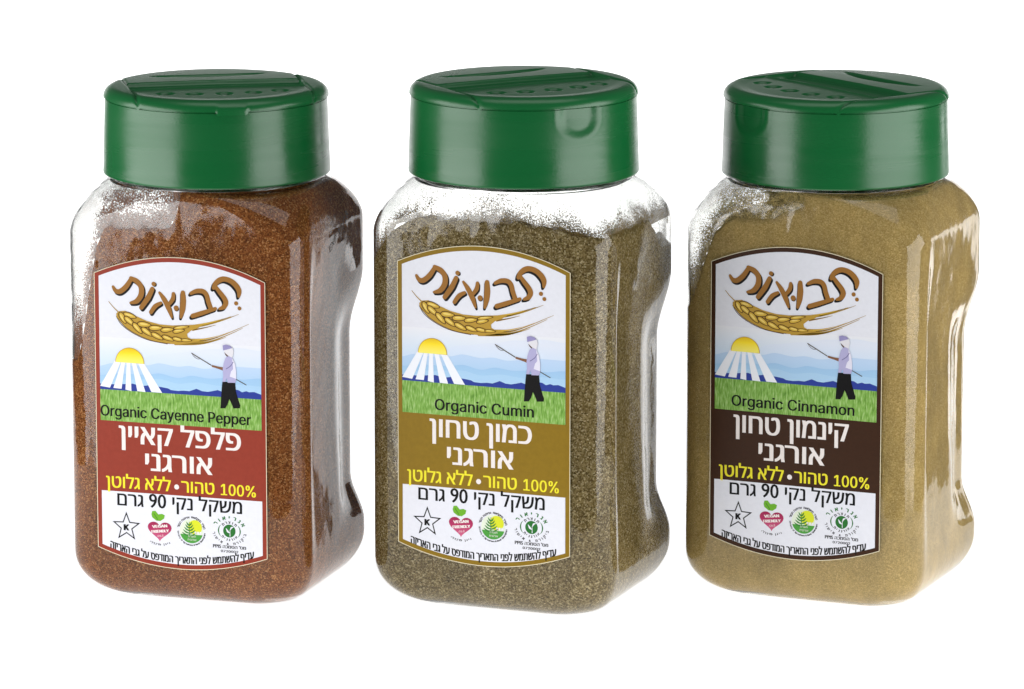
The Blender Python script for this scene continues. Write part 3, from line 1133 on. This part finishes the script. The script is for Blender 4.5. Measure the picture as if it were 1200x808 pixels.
def build_jar(px, py, yaw, cap_yaw, scale, label, powder, dust, ztop, dens, seed, lab):
    root = bpy.data.objects.new('spice_jar', None)
    COL.objects.link(root)
    g = ground_point(px, py)
    root.location = (g.x, g.y, 0.0)
    to_cam = atan2(CAM.x - g.x, -(CAM.y - g.y))      # bearing of the camera, + to the right
    root.rotation_euler = (0, 0, to_cam - yaw)
    root.scale = (scale, scale, scale * (1.008 if scale > 1 else 1.0))
    root.empty_display_size = 0.02
    root['label'] = label
    root['category'] = 'spice jar'
    root['group'] = 'green capped spice jars standing in a row'
    obj('body', BODY_ME, root, [M_GLASS], True)
    obj('spice_filling', build_filling(ztop, seed), root, [powder], True)
    obj('dust_film', build_dust(ztop, dens), root, [dust], True)
    cm = CAP_TAB if seed == 1 else CAP_NOTCH
    c = obj('cap', cm['cap'], root)
    c.rotation_euler = (0, 0, yaw + cap_yaw)
    obj('sifter_flap', cm['sifter_flap'], c)
    obj('spoon_flap', cm['spoon_flap'], c)
    build_label(root, {1: 14.5, 2: 0.5, 3: 2.5}[seed], *lab)
    return root

def build_stamp(parent):
    """small black ink-jet date code running up the right-hand shoulder"""
    vs, fs = glyphs('EXP 12/18', 0.0)
    x0, x1 = min(v[0] for v in vs), max(v[0] for v in vs)
    bm = bmesh.new()
    ca, sa = cos(radians(27)), sin(radians(27))
    out = []
    for px, py in vs:
        t, h = (px - x0) / (x1 - x0) * 72, py * 16
        y, z = -20 + t * ca - h * sa, 408 + t * sa + h * ca
        a = section(z)[0]
        out.append(bm.verts.new(((a - grip(a, y, z) + 0.35) * U, y * U, z * U)))
    for f in fs:
        bm.faces.new([out[i] for i in f])
    return obj('date_stamp', bm, parent, [I_BLACK])

# ------------------------------------------------------------------ the three jars
P1 = powder_mat('cayenne_powder', [lin(100, 58, 26), lin(152, 90, 44), lin(174, 110, 56), lin(216, 160, 100)], 0.66, 2800, 0.5)
P2 = powder_mat('cumin_powder', [lin(90, 74, 40), lin(142, 122, 76), lin(168, 149, 102), lin(216, 200, 156)], 0.62, 2600, 0.5)
P3 = powder_mat('cinnamon_powder', [lin(180, 153, 92), lin(200, 173, 109), lin(208, 182, 118), lin(224, 200, 138)], 0.70, 3400, bump=.2)
D1 = dust_mat('cayenne_dust', lin(120, 70, 34))
D2 = dust_mat('cumin_dust', lin(112, 92, 50))
D3 = dust_mat('cinnamon_dust', lin(178, 156, 96))

def z1(x, y):
    left = 285 + 160 * smooth01(-132, -90, x) - 55 * smooth01(-112, -70, y)
    f = smooth01(-14, 8, x)
    return left * (1 - f) + 493 * f
def d1(x, y, z, h):
    if h < -8: return -1.0
    d = 0.42 * exp(-max(h, 0) / 40.0) + 0.16
    if z > 470: d += .05
    return d
def z2(x, y):
    return 454 - 50 * (1 - smooth01(-142, -96, x)) - 12 * smooth01(70, 140, x) - 75 * smooth01(-118, -70, y) * (1 - smooth01(118, 138, x))
def d2(x, y, z, h):
    return -1.0 if h < -8 else 0.34 * exp(-max(h, 0) / 20.0) + 0.135
def z3(x, y):
    return 470 - 105 * (1 - smooth01(-140, -88, x)) - 18 * (1 - smooth01(-60, 0, x)) + 18 * smooth01(0, 40, x)
def d3(x, y, z, h):
    return -1.0 if h < -8 else 0.40 * exp(-max(h, 0) / 44.0) + 0.15

jar = build_jar(259.5, 684.5, radians(20.5), radians(8), 1.0,
          'clear jar of reddish brown ground pepper with a rust red bordered label', P1, D1, z1, d1, 1,
          ('Organic Cayenne Pepper', 'פלפל קאיין', (146, 56, 40), (5.5, 154, 189, 166.5), (28, 177, 176, 197.5), (60, 208, 141, 228)))
build_stamp(jar)
build_jar(613.5, 696.0, radians(20.8), radians(29), 1.01,
          'clear jar of olive brown ground cumin with a mustard gold bordered label', P2, D2, z2, d2, 2,
          ('Organic Cumin', 'כמון טחון', (138, 109, 24), (45, 154, 164, 166.5), (39, 177, 161, 197.5), (60, 208, 139, 228)))
build_jar(973.0, 686.0, radians(19.5), radians(-50), 1.0,
          'clear jar of pale tan ground cinnamon with a dark brown bordered label', P3, D3, z3, d3, 3,
          ('Organic Cinnamon', 'קינמון טחון', (58, 33, 16), (26, 154, 175, 166.5), (29, 177, 168, 197.5), (60, 208, 139, 228)))
